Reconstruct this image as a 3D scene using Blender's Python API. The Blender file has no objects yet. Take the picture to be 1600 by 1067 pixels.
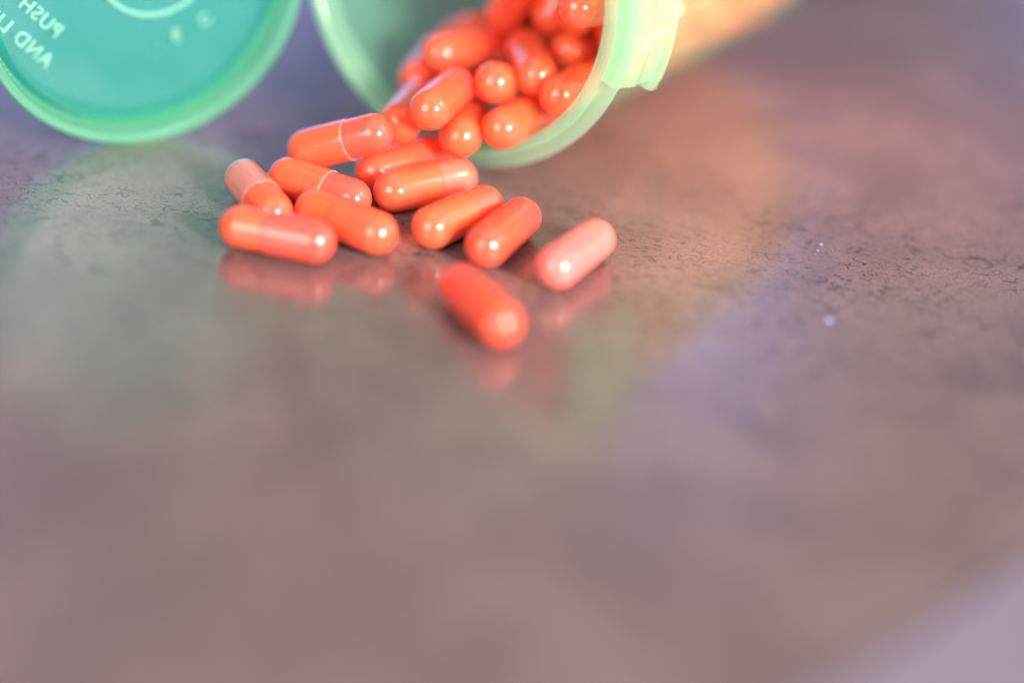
import bpy, bmesh, math, random
from mathutils import Vector, Matrix
MM = 0.001
R = math.radians
random.seed(7)
scene = bpy.context.scene
col = scene.collection

# ------------------------------------------------------------------ camera
cam_d = bpy.data.cameras.new('camera')
cam = bpy.data.objects.new('camera', cam_d)
col.objects.link(cam)
_r = Vector((0.9961947, 0.04225394, 0.07622813))
_u = Vector((-0.08715574, 0.48296477, 0.87129152))
_f = Vector((0.0, 0.87461971, -0.48480962))
cam.matrix_world = Matrix((( _r.x, _u.x, -_f.x, 0.00888991),
                           ( _r.y, _u.y, -_f.y, -0.32165492),
                           ( _r.z, _u.z, -_f.z, 0.16142825), (0, 0, 0, 1)))
cam_d.sensor_width = 36.0
cam_d.sensor_fit = 'HORIZONTAL'
cam_d.lens = 85.5
cam_d.clip_start = 0.01
cam_d.clip_end = 50
cam_d.dof.use_dof = True
cam_d.dof.focus_distance = 0.3610
cam_d.dof.aperture_fstop = 2.5
cam_d.dof.aperture_blades = 0
scene.camera = cam

# ------------------------------------------------------------------ world and lamps
world = bpy.data.worlds.new('World')
scene.world = world
world.use_nodes = True
wb = world.node_tree.nodes['Background']
wb.inputs[0].default_value = (0.60, 0.50, 0.62, 1)
wb.inputs[1].default_value = 0.30

def area(name, loc, target, w, h, power, color, shape='RECTANGLE'):
    d = bpy.data.lights.new(name, 'AREA')
    d.shape = shape
    d.size = w
    if shape in ('RECTANGLE', 'ELLIPSE'):
        d.size_y = h
    d.energy = power
    d.color = color
    o = bpy.data.objects.new(name, d)
    col.objects.link(o)
    o.location = loc
    v = Vector(target) - Vector(loc)
    o.rotation_euler = v.to_track_quat('-Z', 'Y').to_euler()
    return o

# round white lamp to the right of the camera, soft lamp to its left
area('desk_lamp', (0.48, -0.56, 0.33), (0, 0, 0), 0.20, 0.20, 21.0, (1.0, 0.95, 0.90), 'DISK')
area('soft_lamp', (-0.45, -0.72, 0.42), (0, 0.03, 0.01), 0.62, 0.62, 9.0, (1.0, 0.93, 0.9), 'DISK')
# ceiling light above the table and a soft window light from the right
area('ceiling_light', (0.0, -0.15, 1.35), (0, 0, 0), 1.7, 1.5, 8.0, (1.0, 0.92, 0.88))
area('side_window', (1.5, -0.15, 0.85), (0, 0.04, 0), 2.4, 1.5, 27.0, (1.0, 0.92, 0.90))
# bluish daylight from windows behind the table
area('left_window', (-0.80, 1.9, 0.40), (0, 0, 0.2), 1.3, 0.70, 14.0, (0.24, 0.38, 1.0))
area('right_window', (0.85, 1.9, 0.39), (0, 0, 0.2), 0.8, 0.68, 3.0, (0.24, 0.38, 1.0))
area('window_pane', (0.195, 1.75, 0.945), (0.03, -0.02, 0.0), 0.075, 0.11, 0.30, (0.34, 0.44, 1.0))

# added orange fill spot to brighten the bottle's right flank and the table beside
sd = bpy.data.lights.new('added_orange_fill', 'SPOT')
sd.energy = 38.0
sd.color = (1.0, 0.36, 0.25)
sd.spot_size = R(12)
sd.spot_blend = 0.9
sd.shadow_soft_size = 0.03
so = bpy.data.objects.new('added_orange_fill', sd)
col.objects.link(so)
so.location = (0.42, -0.04, 0.30)
so.rotation_euler = (Vector((0.036, 0.048, 0.008)) - so.location).to_track_quat('-Z', 'Y').to_euler()

vs = scene.view_settings
vs.view_transform = 'Standard'
vs.look = 'None'
vs.exposure = -0.28
vs.gamma = 1.0
scene.cycles.transparent_max_bounces = 32
scene.cycles.max_bounces = 14
scene.cycles.diffuse_bounces = 5
scene.cycles.glossy_bounces = 5
scene.cycles.transmission_bounces = 10

# ------------------------------------------------------------------ helpers
def link(o, parent=None):
    col.objects.link(o)
    if parent:
        o.parent = parent
    return o

def obj(name, bm, mat, parent=None, smooth=True):
    me = bpy.data.meshes.new(name)
    bmesh.ops.recalc_face_normals(bm, faces=bm.faces)
    bm.to_mesh(me)
    bm.free()
    if smooth:
        for p in me.polygons:
            p.use_smooth = True
    if smooth:
        me.set_sharp_from_angle(angle=R(38))
    me.materials.append(mat)
    return link(bpy.data.objects.new(name, me), parent)

def thing(name, label, cat, loc, group=None):
    o = bpy.data.objects.new(name, None)
    o.empty_display_size = 0.005
    col.objects.link(o)
    o.location = loc
    tag(o, label, cat, group)
    return o

def tag(o, label, cat, group=None):
    o['label'] = label
    o['category'] = cat
    if group:
        o['group'] = group

def lathe(bm, prof, frame, n=96, a0=0.0, a1=None):
    """revolve (s, r) pairs about the local z axis of frame; closed ring profile"""
    full = a1 is None
    steps = n if full else n + 1
    rings = []
    for k in range(steps):
        t = 2 * math.pi * k / n if full else a0 + (a1 - a0) * k / n
        ring = [bm.verts.new(frame @ Vector((r * math.cos(t), r * math.sin(t), s))) for s, r in prof]
        rings.append(ring)
    m = len(prof)
    for k in range(n):
        A, B = rings[k], rings[(k + 1) % steps]
        for i in range(m):
            j = (i + 1) % m
            bm.faces.new((A[i], A[j], B[j], B[i]))
    if not full:
        bm.faces.new(rings[0])
        bm.faces.new(list(reversed(rings[-1])))
    return bm

def lathe_open(bm, prof, n=40):
    """profile starting and ending on the axis"""
    rings = []
    for s, r in prof:
        if r < 1e-9:
            rings.append([bm.verts.new((0, 0, s))])
        else:
            rings.append([bm.verts.new((r * math.cos(2 * math.pi * k / n), r * math.sin(2 * math.pi * k / n), s)) for k in range(n)])
    for A, B in zip(rings[:-1], rings[1:]):
        for k in range(n):
            k2 = (k + 1) % n
            if len(A) == 1:
                bm.faces.new((A[0], B[k], B[k2]))
            elif len(B) == 1:
                bm.faces.new((A[k], A[k2], B[0]))
            else:
                bm.faces.new((A[k], A[k2], B[k2], B[k]))
    return bm

def box(bm, x0, x1, y0, y1, z0, z1, M=None):
    M = M or Matrix.Identity(4)
    v = [bm.verts.new(M @ Vector(p)) for p in ((x0, y0, z0), (x1, y0, z0), (x1, y1, z0), (x0, y1, z0), (x0, y0, z1), (x1, y0, z1), (x1, y1, z1), (x0, y1, z1))]
    for f in ((0, 3, 2, 1), (4, 5, 6, 7), (0, 1, 5, 4), (1, 2, 6, 5), (2, 3, 7, 6), (3, 0, 4, 7)):
        bm.faces.new([v[i] for i in f])

# ------------------------------------------------------------------ materials
def new_mat(name):
    m = bpy.data.materials.new(name)
    m.use_nodes = True
    nt = m.node_tree
    nt.nodes.clear()
    return m, nt, nt.nodes, nt.links

def principled(nt, **kw):
    p = nt.nodes.new('ShaderNodeBsdfPrincipled')
    for k, v in kw.items():
        p.inputs[k.replace('_', ' ')].default_value = v
    return p

def output(nt, sock):
    o = nt.nodes.new('ShaderNodeOutputMaterial')
    nt.links.new(sock, o.inputs[0])
    return o

def gelatin(name, base, var):
    m, nt, N, L = new_mat(name)
    p = principled(nt, Roughness=0.18, IOR=1.5)
    p.inputs['Base Color'].default_value = (*base, 1)
    p.inputs['Subsurface Weight'].default_value = 0.35
    p.inputs['Subsurface Radius'].default_value = (1.0, 0.28, 0.12)
    p.inputs['Subsurface Scale'].default_value = 0.0018
    p.inputs['Coat Weight'].default_value = 0.35
    p.inputs['Coat Roughness'].default_value = 0.05
    oi = N.new('ShaderNodeObjectInfo')
    hs = N.new('ShaderNodeHueSaturation')
    hs.inputs['Color'].default_value = (*base, 1)
    mr = N.new('ShaderNodeMapRange')
    L.new(oi.outputs['Random'], mr.inputs[0])
    mr.inputs[3].default_value = 0.5 - var
    mr.inputs[4].default_value = 0.5 + var
    L.new(mr.outputs[0], hs.inputs['Hue'])
    tc = N.new('ShaderNodeTexCoord')
    nz = N.new('ShaderNodeTexNoise')
    nz.inputs['Scale'].default_value = 420
    nz.inputs['Detail'].default_value = 3
    L.new(tc.outputs['Object'], nz.inputs['Vector'])
    mv = N.new('ShaderNodeMapRange')
    L.new(nz.outputs[0], mv.inputs[0])
    mv.inputs[3].default_value = 0.88
    mv.inputs[4].default_value = 1.12
    L.new(mv.outputs[0], hs.inputs['Value'])
    L.new(hs.outputs[0], p.inputs['Base Color'])
    b = N.new('ShaderNodeBump')
    b.inputs['Strength'].default_value = 0.12
    b.inputs['Distance'].default_value = 0.0004
    L.new(nz.outputs[0], b.inputs['Height'])
    L.new(b.outputs[0], p.inputs['Normal'])
    output(nt, p.outputs[0])
    return m

def clear_plastic(name, tint, body, solid, rough=0.12, gloss=0.10, trans=0.6):
    """thin moulded translucent plastic: tinted see-through + diffusing body + gloss"""
    m, nt, N, L = new_mat(name)
    tr = N.new('ShaderNodeBsdfTransparent'); tr.inputs[0].default_value = (*tint, 1)
    df = N.new('ShaderNodeBsdfDiffuse'); df.inputs[0].default_value = (*body, 1)
    tl = N.new('ShaderNodeBsdfTranslucent'); tl.inputs[0].default_value = (*body, 1)
    mx = N.new('ShaderNodeMixShader'); mx.inputs[0].default_value = trans
    L.new(df.outputs[0], mx.inputs[1]); L.new(tl.outputs[0], mx.inputs[2])
    m2 = N.new('ShaderNodeMixShader')
    L.new(tr.outputs[0], m2.inputs[1]); L.new(mx.outputs[0], m2.inputs[2])
    # slightly cloudy moulding
    tc = N.new('ShaderNodeTexCoord')
    nz = N.new('ShaderNodeTexNoise'); nz.inputs['Scale'].default_value = 60; nz.inputs['Detail'].default_value = 5
    L.new(tc.outputs['Object'], nz.inputs['Vector'])
    mr = N.new('ShaderNodeMapRange'); L.new(nz.outputs[0], mr.inputs[0])
    mr.inputs[3].default_value = solid - 0.06; mr.inputs[4].default_value = solid + 0.06
    L.new(mr.outputs[0], m2.inputs[0])
    gl = N.new('ShaderNodeBsdfGlossy'); gl.inputs['Roughness'].default_value = rough
    lw = N.new('ShaderNodeFresnel'); lw.inputs[0].default_value = 1.45
    ma = N.new('ShaderNodeMath'); ma.operation = 'MULTIPLY'; ma.inputs[1].default_value = gloss * 10
    L.new(lw.outputs[0], ma.inputs[0])
    ge = N.new('ShaderNodeNewGeometry')
    fr = N.new('ShaderNodeMath'); fr.operation = 'SUBTRACT'; fr.inputs[0].default_value = 1.0
    L.new(ge.outputs['Backfacing'], fr.inputs[1])
    mb = N.new('ShaderNodeMath'); mb.operation = 'MULTIPLY'
    L.new(ma.outputs[0], mb.inputs[0]); L.new(fr.outputs[0], mb.inputs[1])
    m3 = N.new('ShaderNodeMixShader')
    L.new(mb.outputs[0], m3.inputs[0]); L.new(m2.outputs[0], m3.inputs[1]); L.new(gl.outputs[0], m3.inputs[2])
    output(nt, m3.outputs[0])
    return m

def hardboard():
    m, nt, N, L = new_mat('hardboard')
    tc = N.new('ShaderNodeTexCoord')
    mp = N.new('ShaderNodeMapping'); mp.inputs['Scale'].default_value = (1000, 1000, 1000)   # millimetres
    L.new(tc.outputs['Object'], mp.inputs[0])
    def noise(scale, detail=2, dist=0.0, rough=0.5, src=None):
        n = N.new('ShaderNodeTexNoise')
        n.inputs['Scale'].default_value = scale; n.inputs['Detail'].default_value = detail
        n.inputs['Distortion'].default_value = dist; n.inputs['Roughness'].default_value = rough
        L.new(src or mp.outputs[0], n.inputs['Vector'])
        return n
    def math_(op, a, b=None, clamp=False):
        n = N.new('ShaderNodeMath'); n.operation = op; n.use_clamp = clamp
        for i, v in enumerate((a, b)):
            if v is None: continue
            if isinstance(v, (int, float)): n.inputs[i].default_value = v
            else: L.new(v, n.inputs[i])
        return n.outputs[0]
    def ramp(s, lo, hi, a=0.0, b=1.0):
        n = N.new('ShaderNodeMapRange'); n.interpolation_type = 'SMOOTHSTEP'
        L.new(s, n.inputs[0])
        for i, v in ((1, lo), (2, hi), (3, a), (4, b)): n.inputs[i].default_value = v
        return n.outputs[0]
    def fibres(scale, ang, aspect, width, keep, cut, off):
        """short bent fibres: bits of the level lines of one noise, kept where another allows"""
        rot = N.new('ShaderNodeMapping')
        rot.inputs['Rotation'].default_value = (0, 0, ang)
        rot.inputs['Location'].default_value = (off, off * 1.7, 0)
        rot.inputs['Scale'].default_value = (aspect, 1, 1)
        L.new(mp.outputs[0], rot.inputs[0])
        n1 = noise(scale, 1.2, 0.5, 0.5, rot.outputs[0])
        d = math_('ABSOLUTE', math_('SUBTRACT', n1.outputs[0], 0.5))
        thick = noise(0.9, 2, src=rot.outputs[0])
        line = math_('SUBTRACT', 1.0, math_('DIVIDE', d, math_('MULTIPLY', thick.outputs[0], width * 2.0)), True)
        msk = noise(cut, 2, 0.3, src=rot.outputs[0])
        return math_('MULTIPLY', ramp(line, 0.1, 0.7), ramp(msk.outputs[0], keep, keep + 0.04))
    big = noise(0.045, 4, 0.6)
    dens = noise(0.06, 2)
    f = fibres(0.16, 0.3, 0.6, 0.011, 0.53, 0.26, 3.0)
    for a in ((0.22, 1.5, 0.6, 0.015, 0.535, 0.36, 17.0), (0.30, -0.7, 0.55, 0.020, 0.545, 0.45, 41.0),
              (0.50, 0.1, 0.5, 0.030, 0.54, 0.65, 71.0), (0.8, -1.1, 0.6, 0.042, 0.545, 0.95, 97.0),
              (0.26, 0.9, 0.6, 0.015, 0.55, 0.40, 131.0), (0.65, 2.2, 0.5, 0.034, 0.55, 0.85, 163.0)):
        f = math_('MAXIMUM', f, fibres(*a))
    f = math_('MULTIPLY', f, ramp(dens.outputs[0], 0.32, 0.58, 0.25, 1.0))
    fine = noise(2.6, 4, 0.8, 0.7)
    mid = noise(0.35, 4, 1.5, 0.65)
    base = N.new('ShaderNodeMix'); base.data_type = 'RGBA'
    base.inputs[6].default_value = (0.124, 0.083, 0.080, 1)
    base.inputs[7].default_value = (0.174, 0.119, 0.113, 1)
    L.new(ramp(big.outputs[0], 0.3, 0.7), base.inputs[0])
    m1 = N.new('ShaderNodeMix'); m1.data_type = 'RGBA'; m1.blend_type = 'MULTIPLY'; m1.inputs[0].default_value = 1
    L.new(base.outputs[2], m1.inputs[6])
    g = math_('MULTIPLY', ramp(fine.outputs[0], 0.3, 0.62, 0.72, 1.06), ramp(mid.outputs[0], 0.3, 0.7, 0.90, 1.07))
    cb = N.new('ShaderNodeCombineColor')
    for i in range(3): L.new(g, cb.inputs[i])
    L.new(cb.outputs[0], m1.inputs[7])
    m2 = N.new('ShaderNodeMix'); m2.data_type = 'RGBA'
    L.new(math_('MULTIPLY', f, 0.85), m2.inputs[0])
    L.new(m1.outputs[2], m2.inputs[6]); m2.inputs[7].default_value = (0.030, 0.020, 0.026, 1)
    p = principled(nt, Roughness=0.5, IOR=1.5)
    L.new(m2.outputs[2], p.inputs['Base Color'])
    p.inputs['Specular IOR Level'].default_value = 0.35
    p.inputs['Coat Weight'].default_value = 1.0
    p.inputs['Coat Roughness'].default_value = 0.16
    p.inputs['Coat IOR'].default_value = 1.8
    cr = ramp(mid.outputs[0], 0.25, 0.75, 0.13, 0.21)
    L.new(cr, p.inputs['Coat Roughness'])
    b = N.new('ShaderNodeBump'); b.inputs['Strength'].default_value = 0.25; b.inputs['Distance'].default_value = 0.00006
    L.new(math_('SUBTRACT', fine.outputs[0], f), b.inputs['Height'])
    L.new(b.outputs[0], p.inputs['Normal'])
    bc = N.new('ShaderNodeBump'); bc.inputs['Strength'].default_value = 0.25; bc.inputs['Distance'].default_value = 0.00012
    L.new(mid.outputs[0], bc.inputs['Height'])
    L.new(bc.outputs[0], p.inputs['Coat Normal'])
    output(nt, p.outputs[0])
    return m

def plain(name, c, rough, noise_amt=0.08, scale=200):
    m, nt, N, L = new_mat(name)
    p = principled(nt, Roughness=rough)
    tc = N.new('ShaderNodeTexCoord'); nz = N.new('ShaderNodeTexNoise'); nz.inputs['Scale'].default_value = scale
    nz.inputs['Detail'].default_value = 4
    L.new(tc.outputs['Object'], nz.inputs['Vector'])
    hs = N.new('ShaderNodeHueSaturation'); hs.inputs['Color'].default_value = (*c, 1)
    mr = N.new('ShaderNodeMapRange'); L.new(nz.outputs[0], mr.inputs[0])
    mr.inputs[3].default_value = 1 - noise_amt; mr.inputs[4].default_value = 1 + noise_amt
    L.new(mr.outputs[0], hs.inputs['Value']); L.new(hs.outputs[0], p.inputs['Base Color'])
    output(nt, p.outputs[0])
    return m

M_cap = gelatin('orange_gelatin', (0.93, 0.100, 0.044), 0.0025)
M_body = gelatin('coral_gelatin', (0.92, 0.088, 0.054), 0.0025)
M_pink = gelatin('pink_coral_gelatin', (0.92, 0.175, 0.145), 0.004)
M_soft_pink = gelatin('soft_coral_gelatin', (0.92, 0.125, 0.085), 0.002)
M_clear = clear_plastic('clear_gelatin', (1.0, 0.84, 0.80), (1.0, 0.46, 0.42), 0.46, 0.05, 0.22, 0.35)
M_powder = plain('orange_powder', (0.80, 0.20, 0.10), 0.8, 0.15, 3000)
M_green = clear_plastic('green_plastic', (0.86, 1.0, 0.90), (0.60, 0.92, 0.70), 0.34, 0.14, 0.09)
M_lid = clear_plastic('green_lid_plastic', (0.52, 0.95, 0.86), (0.155, 0.64, 0.51), 0.36, 0.16, 0.045, 0.6)
M_rim_lit = clear_plastic('green_lit_rim_plastic', (0.68, 0.98, 0.84), (0.36, 0.84, 0.58), 0.36, 0.16, 0.09, 0.55)  # same plastic as the lid, lightened: light caught by the rim put into colour
M_letter = clear_plastic('raised_letter_plastic', (0.80, 0.98, 0.90), (0.48, 0.88, 0.74), 0.62, 0.14, 0.10, 0.5)
M_ring = gelatin('lit_gelatin_edge', (0.95, 0.38, 0.32), 0.001)  # thin gelatin's own paleness plus painted light along the cap edge
M_vial = clear_plastic('frosted_green_plastic', (0.90, 1.0, 0.93), (0.40, 1.0, 0.62), 0.18, 0.18, 0.07)
M_board = hardboard()
M_paper = plain('pale_paper', (0.130, 0.108, 0.138), 0.7, 0.03, 40)
M_dust = plain('dust', (0.30, 0.36, 0.60), 0.7)

# ------------------------------------------------------------------ the table and what lies flat on it
bm = bmesh.new()
box(bm, -0.9, 0.9, -0.6, 1.5, -0.02, 0.0)
t = obj('tabletop', bm, M_board, None, False)
t['kind'] = 'structure'
t['label'] = 'glossy brown hardboard tabletop flecked with dark fibres'

bm = bmesh.new()                              # sheet of paper at the near right corner
d = Vector((0.664, 0.747, 0))
nrm = Vector((0.747, -0.664, 0))
A = Vector((46.2, -104.6, 0))
curl = [(0, .55), (1, .5), (4, .35), (10, .15), (20, .05), (210, .05)]
rows = []
for k in range(13):
    p = A + d * (-70 + 230 * k / 12)
    top = [bm.verts.new((p + nrm * a_ + Vector((0, 0, b_ + .25))) * MM) for a_, b_ in curl]
    low = [bm.verts.new((p + nrm * a_ + Vector((0, 0, b_))) * MM) for a_, b_ in curl]
    rows.append(top + low[::-1])
for P_, Q_ in zip(rows[:-1], rows[1:]):
    m_ = len(P_)
    for i in range(m_):
        bm.faces.new((P_[i], P_[(i + 1) % m_], Q_[(i + 1) % m_], Q_[i]))
bm.faces.new(rows[0]); bm.faces.new(rows[-1][::-1])
o = obj('paper_sheet', bm, M_paper)
tag(o, 'pale lilac sheet of paper lying blurred at the near right corner of the table', 'paper')

bm = bmesh.new()                              # bits of pale dust
for x, y, s in ((53.4, -16.5, .42), (54.0, 7.8, .2), (53.4, 5.7, .14), (55.6, 6.2, .09), (-38, 13, .1), (71, 16, .12)):
    m4 = Matrix.Translation((x * MM, y * MM, s * .4 * MM)) @ Matrix.Rotation(x, 4, 'Z') @ Matrix.Diagonal((s * MM * 1.3, s * MM * .9, s * MM * .6, 1))
    bmesh.ops.create_icosphere(bm, subdivisions=1, radius=1, matrix=m4)
o = obj('dust', bm, M_dust)
o['kind'] = 'stuff'
o['label'] = 'few pale specks of dust lying on the brown table'

# ------------------------------------------------------------------ the bottle
psi, tau = R(31), R(-2.5)
ax = Vector((math.sin(psi) * math.cos(tau), math.cos(psi) * math.cos(tau), math.sin(tau)))
mouth = Vector((-4.8, 25.1, 30.6)) * MM
ex = ax.cross(Vector((0, 0, 1))).normalized()       # to the right across the mouth
ey = ex.cross(ax).normalized()                      # up across the mouth
base = Vector((mouth.x, mouth.y, 0))
bottle = thing('pill_bottle', 'translucent green pill bottle lying on its side, lid open, orange capsules spilling out', 'pill bottle', base)

def frame(o, x, y, z):
    o = o - base
    return Matrix(((x.x * MM, y.x * MM, z.x * MM, o.x), (x.y * MM, y.y * MM, z.y * MM, o.y), (x.z * MM, y.z * MM, z.z * MM, o.z), (0, 0, 0, 1)))
FB = frame(mouth, ex, ey, ax)

bm = bmesh.new()
lathe(bm, [(4.5, 26.75), (4.5, 28.3), (8, 28.25), (40, 27.8), (72, 27.2), (74.4, 26.6), (75.6, 25.4), (76, 23.5), (76, 0.4), (74.5, 0.4), (74.4, 23.5), (73.6, 25.3), (72, 26.1), (40, 26.5)], FB, 128)
obj('vial_wall', bm, M_vial, bottle)

bm = bmesh.new()
lathe(bm, [(4.5, 26.4), (1.0, 26.4), (0.35, 26.6), (0.05, 27.0), (0.0, 27.5), (0.15, 28.1), (0.6, 28.4), (1.9, 28.4), (2.2, 28.1), (2.3, 27.9), (2.9, 27.9), (3.0, 28.2), (3.05, 30.0), (3.3, 30.4), (3.9, 30.4), (4.2, 30.1), (4.3, 28.6), (4.5, 28.3)], FB, 160)
obj('collar', bm, M_green, bottle)

tab = bmesh.new()
lathe(tab, [(0.7, 28.45), (0.6, 30.4), (1.2, 31.2), (3.2, 31.6), (3.6, 31.9), (5.2, 32.2), (5.6, 32.0), (9.2, 32.4), (9.6, 33.0), (11.0, 33.2), (11.6, 32.6), (11.4, 31.2), (9.0, 30.6), (4.5, 30.55), (2.9, 30.5), (2.4, 28.5)], FB, 28, R(-17.5), R(22))
lathe(tab, [(8.9, 30.7), (9.0, 32.3), (9.7, 33.0), (10.9, 33.1), (11.5, 32.5), (11.3, 31.3)], FB, 6, R(-20.5), R(-17.6))
obj('thumb_tab', tab, M_green, bottle)

# lid, standing open on its edge
la = R(30)
ln = Vector((-math.sin(la), math.cos(la), 0))
lx = Vector((math.cos(la), math.sin(la), 0))
lz = Vector((0, 0, 1))
lid_c = Vector((-50.7, 22.6, 26.25)) * MM
FL = frame(lid_c, lx, lz, ln)
bm = bmesh.new()
prof = [(5.5, 0.15), (5.5, 22.2), (5.1, 22.45), (2.6, 22.5), (2.3, 22.8), (2.6, 23.1), (5.0, 23.25), (5.3, 23.6), (5.4, 24.0), (6.95, 24.4), (7.1, 24.2), (7.1, 0.15)]
lathe(bm, prof, FL, 160)
lid = obj('lid', bm, M_lid, bottle)
bm = bmesh.new()
lathe(bm, [(5.2, 24.1), (4.8, 24.35), (1.0, 24.6), (0.3, 24.8), (0.0, 25.3), (0.1, 25.9), (0.5, 26.2), (1.7, 26.2), (2.1, 25.8), (2.2, 25.5), (6.2, 25.35), (6.9, 25.0), (7.0, 24.5)], FL, 160)
obj('rim', bm, M_rim_lit, lid)
lid['label'] = 'round green lid standing open on its edge, showing its inside'

bm = bmesh.new()
for k in range(150):                                # fine moulded ribs round the inside of the rim
    m4 = FL @ Matrix.Rotation(2 * math.pi * k / 150, 4, 'Z')
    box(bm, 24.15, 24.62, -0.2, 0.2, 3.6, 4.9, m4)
rb = obj('rim_ribs', bm, M_rim_lit, lid, False)
rb['kind'] = 'stuff'

bm = bmesh.new()                                    # raised circle in the middle of the lid
FR = FL @ Matrix.Translation((3.4, 2.2, 0))
lathe(bm, [(5.25, 9.15), (5.2, 9.35), (5.2, 9.6), (5.3, 9.75), (5.52, 9.8), (5.52, 9.1)], FR, 80)
obj('raised_ring', bm, M_letter, lid)

def text_mesh(body, size, place, spacing=1.0):
    cu = bpy.data.curves.new('lettering', 'FONT')
    cu.body = body
    cu.size = size
    cu.extrude = 0.16
    cu.bevel_depth = 0.06
    cu.offset = -0.02
    cu.space_character = spacing
    cu.align_x = 'LEFT'
    tmp = bpy.data.objects.new('lettering', cu)
    col.objects.link(tmp)
    dg = bpy.context.evaluated_depsgraph_get()
    me = bpy.data.meshes.new_from_object(tmp.evaluated_get(dg))
    bpy.data.objects.remove(tmp)
    me.transform(place)
    me.name = 'lettering'
    me.materials.clear()
    me.materials.append(M_letter)
    return me

def letter_on_lid(body, size, x, y, ang, spacing=1.0):
    """moulded on the outside face, so it reads mirrored from the inside; x, y in mm from the lid's centre"""
    # text local x -> direction ang; text up -> to the right of it (mirrored)
    tx = Vector((math.cos(ang), math.sin(ang), 0))
    ty = Vector((math.sin(ang), -math.cos(ang), 0))
    m4 = FL @ Matrix(((tx.x, ty.x, 0, x), (tx.y, ty.y, 0, y), (0, 0, 1, 5.36), (0, 0, 0, 1)))
    o = bpy.data.objects.new('lettering', text_mesh(body, size, m4, spacing))
    link(o, lid)
    return o
A45 = R(134)
letter_on_lid('PUSH TAB', 3.2, -12.6, -9.3, A45, 1.16)
letter_on_lid('AND LIFT', 3.2, -14.2, -14.0, A45, 1.16)
letter_on_lid('E', 2.8, 6.0, -10.2, R(10))
letter_on_lid('C', 2.8, 10.2, -8.9, R(40))

bm = bmesh.new()                                    # hinge strap from the rim of the bottle to the lid
hp = [FB @ Vector((-29.6, z, 3.6)) for z in (-5, 5)]
hq = [FL @ Vector((25.6, z, 1.2)) for z in (-1, 9)]
mid = [(a_ + b_) / 2 + Vector((-0.6, 2.2, 0)) * MM for a_, b_ in zip(hp, hq)]
off = Vector((0, 0.9, 0)) * MM
loop = []
for pr in (hp, mid, hq):
    loop.append([bm.verts.new(pr[0]), bm.verts.new(pr[1]), bm.verts.new(pr[1] + off), bm.verts.new(pr[0] + off)])
for A_, B_ in zip(loop[:-1], loop[1:]):
    for i in range(4):
        j = (i + 1) % 4
        bm.faces.new((A_[i], A_[j], B_[j], B_[i]))
bm.faces.new(loop[0]); bm.faces.new(loop[-1][::-1])
obj('hinge', bm, M_green, bottle)

# ------------------------------------------------------------------ capsules
HL, RC, RB = 5.55, 3.22, 3.05
SEAM = 1.55                       # where the cap ends, measured along +z from the middle

def dome(z0, r, sign, n=11, k=1.0):
    return [(z0 + sign * r * k * math.cos(math.pi / 2 * i / n), r * math.sin(math.pi / 2 * i / n)) for i in range(n + 1)]

def shell_mesh(kind):
    bm = bmesh.new()
    if kind == 'cap':             # dome at the -z end
        prof = dome(-HL, RC, -1) + [(-3.0, RC), (0, RC - .01), (SEAM - .35, RC - .01), (SEAM - .14, RC - .02), (SEAM - .03, RC - .08), (SEAM, RC - .12), (SEAM, RB + .012), (SEAM - .5, RB - .12)]
        prof = prof + [(-HL, RB - .12)] + dome(-HL, RB - .12, -1)[::-1][1:]
    else:
        prof = [(SEAM - 1.4, 0.0), (SEAM - 1.4, RB - .2), (SEAM - 1.2, RB - .01), (SEAM, RB), (3.5, RB + .01)] + dome(HL, RB + .01, 1)[::-1]
    lathe_open(bm, prof, 36)
    for v in bm.verts:
        v.co *= MM
    bmesh.ops.recalc_face_normals(bm, faces=bm.faces)
    me = bpy.data.meshes.new(kind)
    bm.to_mesh(me); bm.free()
    for p in me.polygons:
        p.use_smooth = True
    me.set_sharp_from_angle(angle=R(38))
    return me
cap_me, body_me = shell_mesh('cap'), shell_mesh('body')
cap_me.materials.append(M_cap)
body_me.materials.append(M_body)

def capsule(q, label, group, flip, mats=None):
    a, b = Vector(q[:3]) * MM, Vector(q[3:]) * MM
    if flip:
        a, b = b, a
    o = thing('capsule', label, 'capsule', (a + b) / 2, group)
    o.rotation_euler = (Matrix.Identity(3) if False else (b - a).to_track_quat('Z', 'Y').to_matrix() @ Matrix.Rotation(random.uniform(0, 6.28), 3, 'Z')).to_euler()
    c1 = link(bpy.data.objects.new('cap_shell', cap_me), o)
    c2 = link(bpy.data.objects.new('body_shell', body_me), o)
    for c, m in zip((c1, c2), mats or (None, None)):
        if m:
            c.material_slots[0].link = 'OBJECT'
            c.material_slots[0].material = m
    return o, c1, c2

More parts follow.
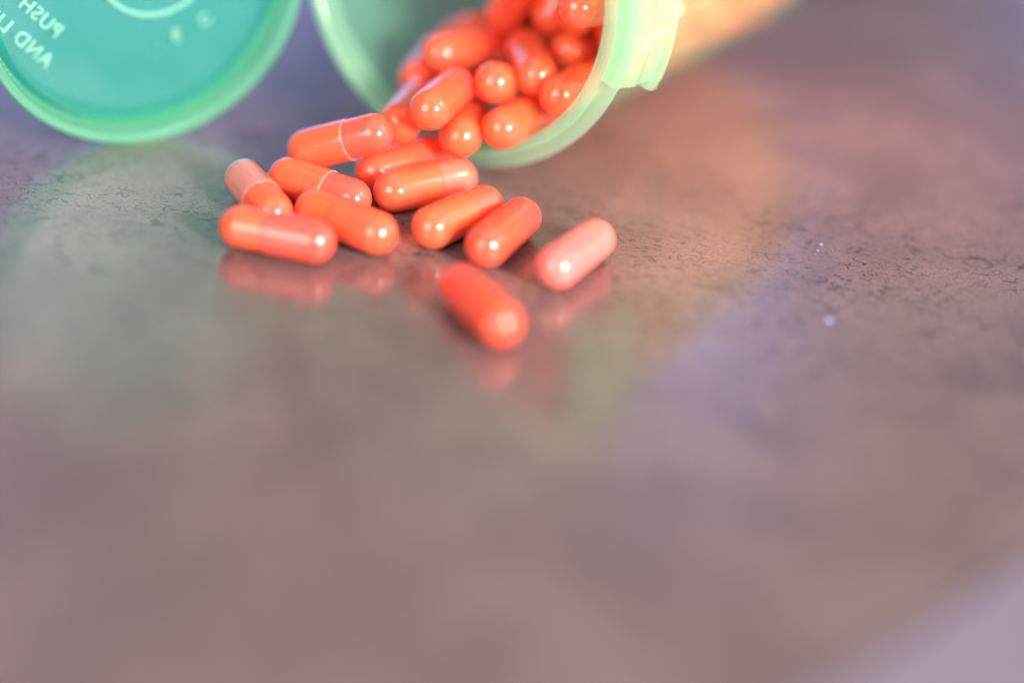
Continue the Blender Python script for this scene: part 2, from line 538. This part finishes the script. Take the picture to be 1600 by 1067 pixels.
CAPS = [
[-31.44,-9.42,3.22,-20.59,-11.9,3.22],[-21.49,-1.84,3.22,-12.03,-7.65,3.22],[-26.57,7.93,3.22,-16.69,2.94,3.22],
[-32.88,6.08,3.22,-27.63,-3.7,3.22],[1.16,-21.92,3.22,6.99,-31.38,3.22],[14.4,-13.36,3.22,19.62,-3.55,3.22],
[4.1,-8.54,3.22,8.61,1.6,3.22],[-3.99,-4.11,3.22,2.86,4.62,3.22],[-10.58,6.75,3.22,-1.59,13.2,3.22],
[-13.93,12.85,3.22,-6.2,20.81,3.22],[-14.49,11.33,10.22,-24.42,13.5,5.6],[-11.01,16.66,9.99,-8.78,27.53,9.64],
[-6.28,12.63,14.42,-3.19,23.26,13.8],[-1.61,16.58,8.65,-0.32,27.47,7.31],[4.64,17.06,10.34,10.3,26.53,9.95],
[2.81,22.68,15.39,5.0,32.49,10.69],[9.05,23.7,16.72,6.89,34.59,16.52],[12.9,19.79,15.47,18.77,29.23,15.16],
[14.04,33.25,17.3,19.73,42.74,16.53],[-6.07,32.73,15.25,2.17,40.21,14.37],[14.47,18.53,30.2,19.86,27.93,27.77],
[4.32,45.26,18.02,11.28,52.19,12.83],[-9.36,33.9,10.01,-7.23,44.65,10.06],[-1.92,45.11,14.15,4.41,54.01,12.36],
[13.01,78.23,15.92,19.38,70.56,11.05],[18.08,87.09,25.7,10.16,81.97,19.84],[42.57,59.13,27.73,37.16,50.83,32.75],
[12.03,65.55,30.27,12.69,55.71,35.37],[51.39,73.82,26.9,45.77,64.5,29.09],[27.73,73.08,5.16,31.55,83.48,4.49],
[33.45,46.04,21.95,36.99,55.47,17.28],[4.94,53.3,18.84,9.73,56.21,28.42],[24.2,39.27,26.86,16.66,45.82,31.7],
[13.81,88.11,11.64,11.17,77.57,9.39],[45.25,64.53,23.23,50.49,74.07,21.06],[16.22,74.46,6.37,18.32,85.29,7.59],
[42.49,71.5,11.74,36.15,77.3,18.77],[43.25,73.13,32.44,33.61,78.04,29.95],[42.25,72.3,21.55,32.19,73.33,26.13],
[21.86,51.71,7.76,30.99,57.56,10.14],[15.37,43.06,24.21,18.34,53.53,26.39],[11.27,41.31,17.89,12.54,51.6,21.85],
[31.22,85.61,20.87,37.63,81.36,12.87],[36.17,60.05,12.84,31.03,67.79,6.78],[46.1,76.83,23.97,36.6,82.49,23.0],
[9.43,61.94,25.66,4.63,58.95,16.11],[14.56,32.84,43.31,10.15,39.34,35.47],[28.42,58.78,29.5,30.32,48.82,34.0],
[13.89,59.9,5.78,11.6,61.59,16.51],[27.47,44.63,25.83,20.77,50.66,32.3],[4.46,70.67,11.57,7.27,81.04,14.35],
[32.88,78.1,10.32,26.3,81.81,18.46],[6.2,46.7,23.9,13.57,51.34,30.78],[26.81,87.53,4.98,22.95,77.12,5.09],
[14.81,32.03,35.22,14.53,31.5,24.14],[16.61,74.97,21.89,23.12,83.79,23.61],[27.18,67.12,27.01,36.1,60.91,29.27],
[22.25,72.65,24.59,30.87,79.28,22.38],[3.32,38.63,20.47,7.43,36.36,30.53],[17.57,64.34,15.37,10.76,71.11,9.8],
[41.57,59.83,20.81,37.36,50.81,25.71],[38.96,64.85,23.46,39.85,68.3,33.98],[33.67,63.39,17.56,25.12,68.08,12.26],
[35.88,52.62,38.85,29.44,43.88,41.17],[7.12,54.9,6.66,7.76,65.89,8.06],[32.18,52.55,13.72,29.26,42.67,17.86],
[15.3,38.84,31.71,10.66,36.51,21.9],[30.17,72.34,11.31,37.81,68.32,18.29],[34.18,70.79,32.57,23.38,72.71,30.87],
[18.08,65.65,32.74,19.3,55.19,36.26],[8.23,42.9,29.72,12.74,49.07,37.77],[51.22,74.43,32.8,45.15,65.46,35.24],
[-2.22,40.62,7.57,2.6,50.62,7.37],[14.07,45.77,13.0,19.61,52.46,19.91],[31.79,42.79,35.21,25.79,33.65,37.09],
[8.87,67.48,22.72,4.26,64.49,13.08],[33.15,66.93,22.75,27.54,74.52,16.91],[24.5,52.67,24.98,28.55,62.55,21.95],
[17.54,94.04,23.3,22.7,90.39,14.18],[43.35,65.1,17.71,48.34,74.84,15.87],[18.39,57.33,11.4,26.51,53.0,17.61],
[24.43,66.4,33.13,35.25,64.46,34.7],[25.68,38.94,42.49,19.82,29.55,43.24],[-4.43,50.51,10.37,1.64,59.76,9.53],
[30.34,50.48,26.27,34.71,60.08,22.8],[31.04,57.68,17.7,22.63,62.24,12.07],[22.7,33.94,16.52,29.69,39.16,23.38],
[42.13,60.01,34.46,31.63,57.23,36.73],[36.96,81.38,5.41,45.24,76.69,11.13],[37.36,82.41,28.84,46.81,76.71,30.03],
[23.23,28.08,35.01,26.34,32.82,25.47],[18.26,34.77,11.94,13.0,43.29,7.14],[34.48,73.26,6.55,39.52,65.48,12.65],
[20.95,66.42,25.54,22.36,56.51,30.33],[25.1,47.18,10.88,23.02,47.29,21.78],[15.8,71.23,30.74,15.0,67.92,20.18],
[23.77,85.41,10.88,24.25,74.34,11.45],[21.62,27.35,21.4,19.1,38.02,23.13],[21.97,90.47,7.03,15.01,95.02,14.38],
[31.46,84.94,10.43,25.92,88.72,19.28],[15.52,59.83,26.97,14.82,55.92,16.6],[34.56,45.8,28.28,28.92,36.44,30.26],
[24.6,44.07,36.62,20.38,34.75,32.32],[21.46,71.03,5.18,27.37,61.83,7.05],[24.95,60.18,35.22,26.33,49.74,38.72],
[21.34,58.57,19.87,23.5,69.44,19.19],[9.14,86.89,16.2,12.72,96.57,20.28],[15.92,68.14,5.81,21.94,58.83,6.28],
[21.35,75.06,17.06,18.53,85.62,15.13],[19.73,49.22,38.47,18.1,38.76,41.8],[32.46,85.28,27.46,23.12,90.69,24.89],
[17.65,47.36,7.46,22.57,39.1,13.0],[7.85,47.21,6.36,16.39,54.29,6.11],[7.76,72.65,18.16,12.3,78.92,26.12],
[17.59,77.01,29.02,28.01,80.79,28.61]]
OUT = 'orange capsules spilled in front of the bottle'
IN = 'orange capsules heaped inside the bottle'
NAMED = [   # label, group, flip, materials
 ('leftmost front capsule, half orange and half coral, in front of the half empty one', OUT, 1, (M_body, M_cap)),
 ('orange capsule pointing lower right, between the leftmost front capsule and the ringed one', OUT, 1, (M_cap, M_cap)),
 ('orange capsule with a bright pale ring, behind the two front left capsules', OUT, 0, None),
 ('half empty capsule with a clear pinkish upper half, leaning behind the leftmost one', OUT, 0, None),
 ('blurred orange capsule lying alone nearest the camera, round end towards it', OUT, 1, None),
 ('pinkish coral capsule lying alone at the right end of the spill', OUT, 0, (M_pink, M_pink)),
 ('orange capsule second from the right, just left of the lone pinkish one', OUT, 0, None),
 ('left one of two parallel orange capsules in the middle of the front row', OUT, 0, None),
 ('orange and pink capsule just below the bottle mouth, lying in front of a darker one', OUT, 0, (M_cap, M_soft_pink)),
 ('darker orange capsule half hidden behind the orange and pink one below the bottle mouth', OUT, 0, None),
 ('shiny capsule with a thin white streak, tilted across the left of the spill', OUT, 1, None),
 ('capsule showing only its pale end, tucked behind the streaked capsule', OUT, 0, None),
 ('capsule perched on top of the spill, pointing down left out of the mouth', OUT, 0, None),
 ('capsule with its round end poking over the rim above the orange and pink one', OUT, 0, None),
 ('capsule lying against the inside of the rim, lowest one in the bottle mouth', IN, 0, None),
 ('capsule pointing its round end straight out of the middle of the bottle mouth', IN, 0, None),
 ('capsule with a grey sheen on its upper end, right of the middle of the heap', IN, 0, None),
 ('capsule cut off by the right rim, just above the lowest one in the mouth', IN, 0, None),
 ('capsule lying level near the right rim, in the upper right of the heap', IN, 0, None),
 ('long capsule lying sideways across the upper left of the heap in the bottle', IN, 0, None),
 ('capsule with a wide white glint at the top right of the bottle mouth', IN, 0, None),
 ('blurred capsule at the top of the heap against the green back wall', IN, 0, None),
 ('blurred capsule at the far left of the heap, behind the perched one', IN, 0, None),
 ('blurred capsule behind the sideways one in the upper left of the heap', IN, 0, None),
]
for i, q in enumerate(CAPS):
    if i < len(NAMED):
        lb, gr, fl, mt = NAMED[i]
        if i == 3:
            o, c1, c2 = capsule(q, lb, gr, 0, (M_clear, M_cap))
            c1['label'] = 'clear pinkish empty half'
            bm = bmesh.new()
            lathe_open(bm, [(-0.4, 0), (-0.6, 1.2), (-0.1, 2.6), (0.3, 2.85), (1.0, 2.85), (1.0, 0)], 24)
            for v in bm.verts:
                v.co *= MM
            obj('powder_fill', bm, M_powder, o)
        else:
            o, c1, c2 = capsule(q, lb, gr, fl, mt)
            if i in (2, 10):                      # thin pale edge where the cap ends, its caught light painted in
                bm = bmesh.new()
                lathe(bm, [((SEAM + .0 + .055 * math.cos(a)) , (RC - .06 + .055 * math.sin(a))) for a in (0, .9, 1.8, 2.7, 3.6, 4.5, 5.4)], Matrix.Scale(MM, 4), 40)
                obj('lit_edge', bm, M_ring, o)
    else:
        capsule(q, 'orange capsule deep in the heap inside the green bottle, seen only as a blur', IN, random.random() < .5)
